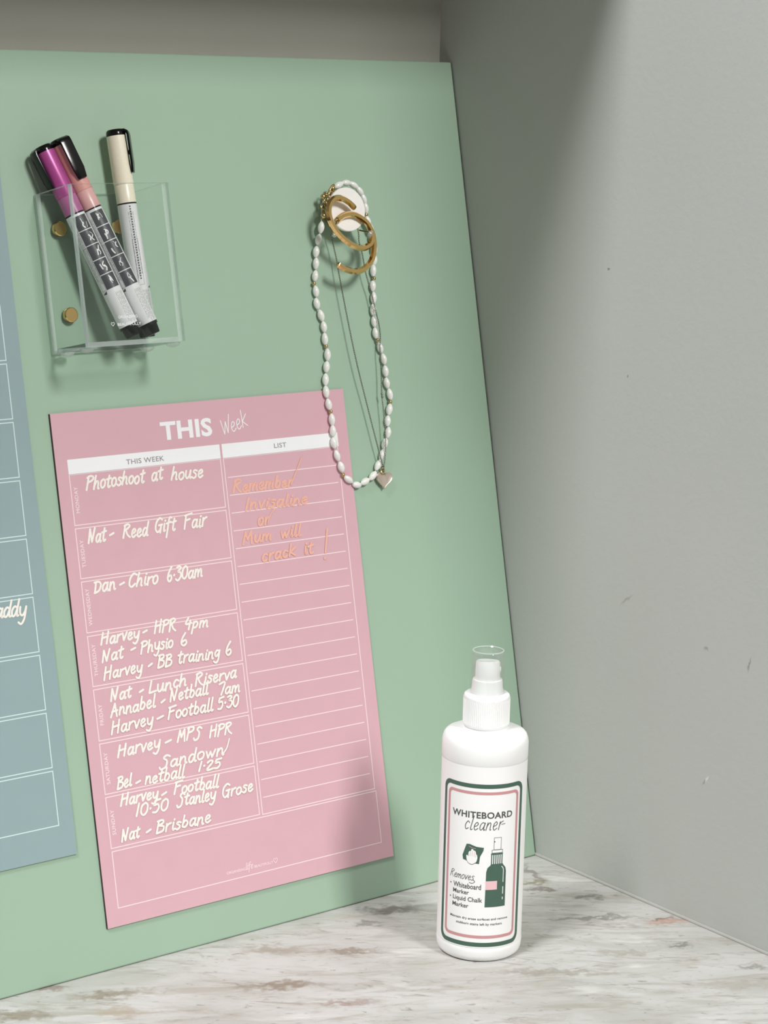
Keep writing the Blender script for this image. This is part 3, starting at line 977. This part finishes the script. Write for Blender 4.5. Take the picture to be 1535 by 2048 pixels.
for i, b in enumerate(BEADS):
    src = bead0 if b[0] == 'b' else spacer0
    if used[b[0]]:
        o = src.copy(); COL.objects.link(o); o.parent = bn
    else:
        o = src; used[b[0]] = True
    p = bpts[i]
    d = (bpts[(i + 1) % len(bpts)] if i + 1 < len(bpts) else clasp_in[0]) - (bpts[i - 1] if i else clasp_in[-1])
    o.location = p
    o.rotation_mode = 'QUATERNION'
    o.rotation_quaternion = d.to_track_quat('Z', 'Y')
    if b[0] == 'b':
        prev = BEADS[i - 1][0] if i else 'b'
        k = random.uniform(0.94, 1.05)
        o.scale = (random.uniform(.96, 1.06), random.uniform(.96, 1.06), k)
# gold clasp: end balls, a chain of rings and the lobster hook
cm = MB()


def ball(mb, c, r, n=12):
    mb2 = MB().lathe([(r * math.sin(math.pi * (i + .4) / 8), -r * math.cos(math.pi * (i + .4) / 8)) for i in range(8)], n)
    mb.add([(x + c[0], y + c[1], z + c[2]) for x, y, z in mb2.v], mb2.f)


def loop_ring(mb, c, r, tr, axis, n=14):
    q = Vector(axis).normalized().to_track_quat('Z', 'Y')
    pts = [Vector(c) + q @ Vector((r * math.cos(2 * math.pi * i / n), r * math.sin(2 * math.pi * i / n), 0)) for i in range(n + 1)]
    mb.tube(pts, tr, 6)


def bl(u, v, n):
    return tuple(Vector((u, v, n)) / 1000 - OFF)


for c, r_ in (((-116.0, 446.2, 7.6), .0017), ((-116.4, 443.0, 9.2), .0020), ((-124.6, 441.0, 8.4), .0018), ((-125.4, 429.2, 7.6), .0019), ((-120.6, 440.6, 9.0), .0015)):
    ball(cm, bl(*c), r_)
for c, r_, a in (((-118.8, 443.6, 8.0), .0018, (1, .3, .6)), ((-121.8, 442.8, 8.4), .0017, (.2, 1, .7)), ((-124.2, 438.2, 8.0), .0018, (.9, .1, .4)), ((-125.2, 434.6, 8.2), .0019, (.1, .3, 1)), ((-124.6, 431.8, 8.0), .0016, (1, .2, .2)), ((-122.6, 437.0, 9.6), .0017, (.4, .3, 1))):
    loop_ring(cm, bl(*c), r_, .00045, a)
cm.tube(smooth_path([bl(-115.6, 445.5, 8), bl(-115.2, 448.0, 8.2), bl(-117.0, 447.2, 8.4), bl(-119.4, 444.2, 8.6), bl(-121.6, 439.4, 8.8), bl(-122.8, 434.0, 9.0)], 5), .0008, 8)
cm.build('clasp', M['brass'], bn, smooth=True, sharp=70)

# ---------------------------------------------------------------- fine chain with heart
OFF2 = Vector((-0.0966, 0.2612, 0.0))
pn = empty('pendant_necklace', on_board(*OFF2), 'thin dark chain necklace with small rose silver heart pendant', 'necklace')


def pl(pts):
    return [tuple(Vector(p) / 1000 - OFF2) for p in pts]


def chain_links(mb, path, pitch=0.0012):
    P = [Vector(p) for p in smooth_path(path, 12)]
    acc, k = 0.0, 0
    for a, b in zip(P, P[1:]):
        seg = (b - a).length
        while acc < seg:
            p = a.lerp(b, acc / seg)
            d = (b - a).normalized()
            side = d.cross(Vector((0, 0, 1))).normalized()
            ax = side if k % 2 else side.cross(d)
            q = Matrix((d, ax.cross(d), ax)).transposed()
            pts = [p + q @ Vector((.00085 * math.cos(t_), .00046 * math.sin(t_), 0)) for t_ in [2 * math.pi * i / 7 for i in range(8)]]
            mb.tube(pts, .00017, 4)
            acc += pitch; k += 1
        acc -= seg


cm = MB()
chain_links(cm, pl([(-107.6, 434.6, 10.6), (-116.2, 428.0, 9.0), (-120.1, 419.1, 7.0), (-119.1, 412.0, 6), (-117.6, 401.3, 6), (-116.7, 389.5, 6), (-113.5, 358.5, 6), (-110.2, 333.5, 6), (-105.2, 307.8, 5.2), (-100.3, 280.7, 5.2), (-98.6, 273.0, 5.0), (-97.2, 268.2, 4.2)]))
chain_links(cm, pl([(-107.6, 434.6, 10.6), (-101.8, 428.0, 8.6), (-98.5, 418.9, 6.4), (-98.4, 412.5, 6), (-97.0, 405.7, 6), (-96.0, 394.3, 6), (-94.9, 388.1, 6), (-93.1, 381.4, 5.7), (-91.2, 370.0, 5.7), (-89.4, 359.4, 5.6), (-89.2, 352.0, 5.4), (-90.5, 344.1, 5.4), (-91.5, 328.0, 5.2), (-92.9, 314.7, 5.2), (-93.1, 301.9, 5.4), (-94.0, 287.0, 5.6), (-95.4, 276.6, 5.2), (-97.0, 268.3, 4.2)]))
for c in ((-92.9, 315.5, 5.4), (-92.6, 313.6, 5.2)):
    ball(cm, tuple(Vector(c) / 1000 - OFF2), .0008, 8)
cm.build('chain', M['dark_chain'], pn)
hp = []
for i in range(48):
    a = 2 * math.pi * i / 48
    x = 16 * math.sin(a) ** 3
    y = 13 * math.cos(a) - 5 * math.cos(2 * a) - 2 * math.cos(3 * a) - math.cos(4 * a)
    hp.append((x / 16 * 0.0062, y / 16 * 0.0060 + 0.0004))
hv = [(x * .96, y * .96, .0018) for x, y in hp] + [(x, y, .0020) for x, y in hp] + [(x, y, .0036) for x, y in hp] + [(x * .93, y * .93, .0040) for x, y in hp] + [(x * .84, y * .84, .0038) for x, y in hp]
hf = []
for k in range(4):
    for i in range(48):
        j = (i + 1) % 48
        hf.append((k * 48 + i, k * 48 + j, k * 48 + 48 + j, k * 48 + 48 + i))
hf += [tuple(range(47, -1, -1)), tuple(range(192, 240))]
ho = MB().add(hv, hf).build('heart_pendant', M['rose_silver'], pn, smooth=True, sharp=30)
ho.rotation_euler = (0, 0, math.radians(-8))
jr = MB()
loop_ring(jr, (-.0004, .0066, .0034), .0019, .00035, (1, .25, .3), 18)
loop_ring(jr, (-.0012, .0050, .0040), .0016, .00035, (.3, .2, 1), 18)
jr.build('jump_ring', M['brass'], pn, smooth=True)

# ---------------------------------------------------------------- hoop earrings


def hoop(label, pts, end_back, post):
    base = Vector(pts[len(pts) // 2]) / 1000
    root = empty('hoop_earring', on_board(*base), label, 'earring', 'pair of gold hoop earrings on the hook')
    P = smooth_path([tuple(Vector(p) / 1000 - base) for p in pts], 8)
    MB().tube(P, 0.0020, 6, phase=math.pi / 6, rfun=lambda t_: 0.0020 if 0.01 < t_ < 0.99 else 0.0017).build('hoop', M['gold'], root, smooth=True, sharp=40)
    e = Vector(end_back) / 1000 - base
    o = MB().lathe([(.0008, 0), (.0024, .0004), (.0028, .0014), (.0024, .0026), (.0010, .0032)], 18).build('clear_earring_back', M['silicone'], root, smooth=True)
    o.location = e
    o.rotation_euler = (0.5, 0.7, 0)
    MB().tube([tuple(Vector(p) / 1000 - base) for p in post], 0.00045, 6).build('post', M['gold'], root, smooth=True)
    return root


hoop('upper gold hoop earring crossing the left side of the hook disc',
     [(-109.9, 431.7, 20.0), (-114.3, 435.4, 20.4), (-120.3, 438.0, 20.8), (-125.9, 437.6, 21), (-129.9, 433.9, 21.0), (-131.2, 428.9, 21.0), (-130.1, 423.1, 21.0), (-126.4, 417.0, 21.0), (-120.4, 411.6, 21.0), (-113.9, 408.0, 21.0), (-107.4, 406.7, 21.0), (-101.9, 408.6, 21.0), (-99.6, 412.5, 21.0), (-99.5, 416.2, 21.0)],
     (-101.2, 415.6, 19.6), [(-99.5, 416.0, 21.0), (-102.8, 417.2, 19.0), (-106.0, 418.4, 17.0)])
hoop('lower gold hoop earring hanging below the hook disc, open on its left',
     [(-125.5, 397.6, 17.2), (-120.5, 394.6, 17.2), (-113.1, 392.7, 17.2), (-105.2, 394.2, 17.2), (-98.7, 399.5, 17.2), (-95.8, 407.1, 17.2), (-95.8, 414.8, 17.2), (-98.7, 421.7, 17.2), (-103.6, 426.0, 17.1), (-110.0, 428.4, 17.0), (-117.2, 427.6, 17.0), (-122.3, 424.8, 17.0)],
     (-123.6, 418.0, 13.2), [(-122.3, 424.8, 17.0), (-123.4, 421.0, 15.0), (-124.2, 416.4, 13.0)])

# ---------------------------------------------------------------- spray bottle
R = 0.02525
PHI = math.radians(-131.53)
bt = empty('spray_bottle', Matrix.Translation((-0.1338, -0.0952, 0.0002)) @ Matrix.Rotation(PHI, 4, 'Z'), 'white whiteboard cleaner spray bottle standing on the marble countertop', 'bottle')
body = [(0.0205, 0.0008), (0.0212, 0.0), (0.0228, 0.0002), (0.0242, 0.0014), (0.0250, 0.0036), (R, 0.0065), (R, 0.0085), (R - .00018, 0.0089), (R - .00018, 0.1196), (R, 0.1200), (R, 0.1284), (0.0250, 0.1304),
        (0.0243, 0.1325), (0.0230, 0.1341), (0.0205, 0.1352), (0.0165, 0.1359), (0.0130, 0.1364), (0.0124, 0.1368), (0.0124, 0.1385)]
MB().lathe(body, 96).build('body', M['white_plastic'], bt, smooth=True, sharp=60)


def ribs(k, i):
    return 0.0 if k in (0, 1, 6, 7) else (0.00030 if i % 2 else -0.00026)


cz = 0.1378
MB().lathe([(0.0128, cz), (0.0132, cz + .0004), (0.0134, cz + .0012), (0.0134, cz + .0020), (0.0134, cz + .0160), (0.0134, cz + .0168), (0.0132, cz + .0184), (0.0124, cz + .0191)], 144, wob=ribs).build('collar', M['white_plastic'], bt, smooth=True, sharp=70)
nz = MB().lathe([(0.0094, cz + .0188), (0.0094, cz + .0215), (0.0090, cz + .0222), (0.0088, cz + .0268), (0.0085, cz + .0275), (0.0074, cz + .0276), (0.0072, cz + .0300), (0.0070, cz + .0385), (0.0064, cz + .0393)], 48)
# finger rest dips toward the back of the nozzle
nz.v = [(x, y, z - (0.0016 * (1 - (x + .007) / .014) if z > cz + .0380 else 0.0)) for x, y, z in nz.v]
noz = nz.build('nozzle', M['white_plastic'], bt, smooth=True, sharp=40)
nzz = MB().lathe([(0.0016, 0), (0.0016, .0010), (0.0006, .0011)], 20).build('spray_tip', M['white_plastic'], noz, smooth=True)
nzz.location = (0.0, 0.0066, cz + 0.0335)
nzz.rotation_euler = (-math.pi / 2, 0, 0)
# clear overcap: outer skin, rim and inner skin
ztop = 0.1826
MB().lathe([(0.0103, cz + .0192), (0.0101, cz + .0260), (0.0096, ztop - .0012), (0.0093, ztop - .0002), (0.0088, ztop), (0.0084, ztop - .0006), (0.0089, ztop - .0014), (0.0094, cz + .0260), (0.0096, cz + .0192)], 64, closed_top=False, closed_bottom=False).build('overcap', M['clear_plastic'], bt, smooth=True, sharp=50)
MB().lathe([(0.0093, ztop - .0004), (0.0091, ztop + .0001), (0.0088, ztop + .0002), (0.0085, ztop - .0002)], 64, closed_top=False, closed_bottom=False).build('overcap_rim', M['acrylic_edge'], bt, smooth=True)
MB().lathe([(0.0089, ztop - .0030), (0.0089, ztop - .0024)], 48).build('overcap_top', M['clear_plastic'], bt, smooth=True)


def bw(lift):
    return lambda x, y: ((R + lift) * math.cos(x / 1000 / R), (R + lift) * math.sin(x / 1000 / R), y / 1000)


def rrect(x0, y0, x1, y1, r, n=8):
    pts = []
    for cx, cy, a0 in ((x1 - r, y1 - r, 0), (x0 + r, y1 - r, 90), (x0 + r, y0 + r, 180), (x1 - r, y0 + r, 270)):
        for k in range(n + 1):
            a = math.radians(a0 + 90 * k / n)
            pts.append((cx + r * math.cos(a), cy + r * math.sin(a)))
    return pts


CUT = 0.8
t = Flat().poly(rrect(-37, 9.2, 37, 119.4, 1.0))
lb = t.mesh('label', M['label_paper'], bt, bw(-0.00002), cut=CUT)
t = Flat().ring(rrect(-27.3, 10.0, 27.3, 109.2, 5.5), rrect(-24.9, 12.6, 24.9, 106.7, 3.6))
t.mesh('label_border', M['forest'], lb, bw(0.00006), cut=CUT)
t = Flat().ring(rrect(-23.2, 15.2, 23.2, 104.6, 3.4), rrect(-21.5, 17.0, 21.5, 102.9, 2.2))
t.mesh('label_inner_border', M['dusty_pink'], lb, bw(0.00006), cut=CUT)
LP = bw(0.00008)
t = Flat(); type_text(t, 'WHITEBOARD', -19.2, 18.5, 88.6, 92.6, bold=0.022, spacing=1.05)
t.mesh('title_lettering', M['ink'], lb, LP, cut=CUT)
t = Flat()
write(t, 'cleaner', -10.8, 81.4, 11.6, 81.8, 8.4, 0.42, slant=0.2, gap=8, jitter=0)
t.stroke([(11.4, 84.8), (13.6, 85.2)], 0.35)
t.mesh('title_script', M['ink'], lb, LP, cut=CUT)
t = Flat()
write(t, 'Removes', -19.6, 50.9, -4.2, 50.7, 4.6, 0.30, slant=0.22, gap=4, jitter=0)
t.stroke(smooth_path([(-4.6, 51.2), (-3.4, 50.0), (-5.0, 48.9), (-6.6, 49.3)], 4), 0.3)
t.mesh('heading_script', M['ink'], lb, LP, cut=CUT)
t = Flat()
type_text(t, 'Whiteboard', -16.9, 0.4, 45.2, 48.4, bold=0.012)
type_text(t, 'Marker', -17.0, -6.6, 41.6, 44.2, bold=0.012)
type_text(t, 'Liquid Chalk', -17.0, 1.3, 36.6, 40.2, bold=0.012)
type_text(t, 'Marker', -17.2, -6.6, 33.4, 36.0, bold=0.012)
t.disc(-19.0, 46.9, 0.45); t.disc(-19.0, 38.6, 0.45)
t.mesh('bullet_list', M['ink'], lb, LP, cut=CUT)
t = Flat()
type_text(t, 'Maintain dry erase surfaces and remove', -18.6, 17.6, 26.0, 27.9, bold=0.01)
type_text(t, 'stubborn stains left by markers', -14.2, 13.8, 22.8, 24.8, bold=0.01)
t.mesh('small_print', M['ink'], lb, LP, cut=CUT)
# wiping hand on a cloth
t = Flat().poly([(-10.9, 63.0), (-11.3, 65.5), (-10.3, 68.6), (-8.9, 72.6), (-7.0, 72.7), (-3.0, 71.4), (1.3, 71.0), (1.0, 69.0), (-0.8, 65.5), (-1.3, 61.0), (-3.4, 61.2), (-9.4, 62.6)])
t.mesh('label_cloth_picture', M['forest'], lb, bw(0.00007), cut=CUT)
t = Flat().poly([(-5.4, 60.5), (-7.4, 61.2), (-8.7, 63.0), (-9.0, 65.6), (-8.4, 66.0), (-7.7, 65.2), (-7.6, 67.6), (-6.9, 68.6), (-6.3, 68.3), (-5.9, 69.7), (-5.0, 69.8), (-4.5, 68.9), (-3.9, 69.0), (-3.3, 68.2), (-3.1, 67.0), (-2.4, 66.2), (-2.2, 64.5), (-2.9, 62.0)])
t.mesh('label_hand_picture', M['label_paper'], lb, bw(0.00010), cut=CUT)
t = Flat()
for xx, y0_, y1_ in ((-6.7, 65.4, 68.0), (-5.5, 65.6, 69.0), (-4.3, 65.4, 68.4), (-3.3, 65.0, 67.2)):
    t.stroke([(xx, y0_), (xx + .15, y1_)], 0.18)
t.stroke(smooth_path([(-7.4, 71.4), (-5.5, 70.6), (-3.5, 70.2)], 4), 0.35)
t.mesh('label_hand_lines', M['dusty_pink'], lb, bw(0.00013), cut=CUT)
t = Flat()
t.stroke(smooth_path([(-8.4, 66.0), (-9.0, 65.6), (-8.7, 63.0), (-7.4, 61.2), (-5.4, 60.5), (-2.9, 62.0), (-2.2, 64.5), (-2.4, 66.2)], 5), 0.2)
t.mesh('label_hand_outline', M['ink'], lb, bw(0.00013), cut=CUT)
# bottle picture
t = Flat().poly([(2.8, 34.6), (15.4, 34.6), (15.4, 56.0), (14.9, 58.4), (13.4, 60.2), (12.9, 61.0), (5.8, 61.0), (5.4, 60.2), (3.7, 58.6), (3.1, 56.0)])
t.rect(5.6, 66.6, 12.9, 67.5)
for k in range(6):
    x = 5.7 + 1.28 * k
    t.rect(x, 60.8, x + 0.62, 66.8)
t.mesh('label_bottle_picture', M['forest'], lb, bw(0.00007), cut=CUT)
t = Flat().frame(7.1, 69.6, 11.7, 77.1, 0.22)
t.frame(6.0, 67.6, 12.7, 69.7, 0.25)
t.disc(7.5, 74.6, 0.4, 8)
t.mesh('label_spray_picture', M['ink'], lb, bw(0.00008), cut=CUT)
t = Flat()
t.stroke(smooth_path([(12.4, 59.2), (13.5, 57.6), (13.6, 54.0), (13.6, 49.6)], 5), 0.42)
t.stroke([(13.6, 46.6), (13.6, 42.4)], 0.5)
t.stroke([(13.5, 40.2), (13.5, 39.0)], 0.5)
t.mesh('label_highlight_lines', M['label_paper'], lb, bw(0.00011), cut=CUT)
t = Flat().rect(2.95, 45.3, 9.8, 50.6)
t.mesh('label_pink_patch', M['pale_pink'], lb, bw(0.00011), cut=CUT)
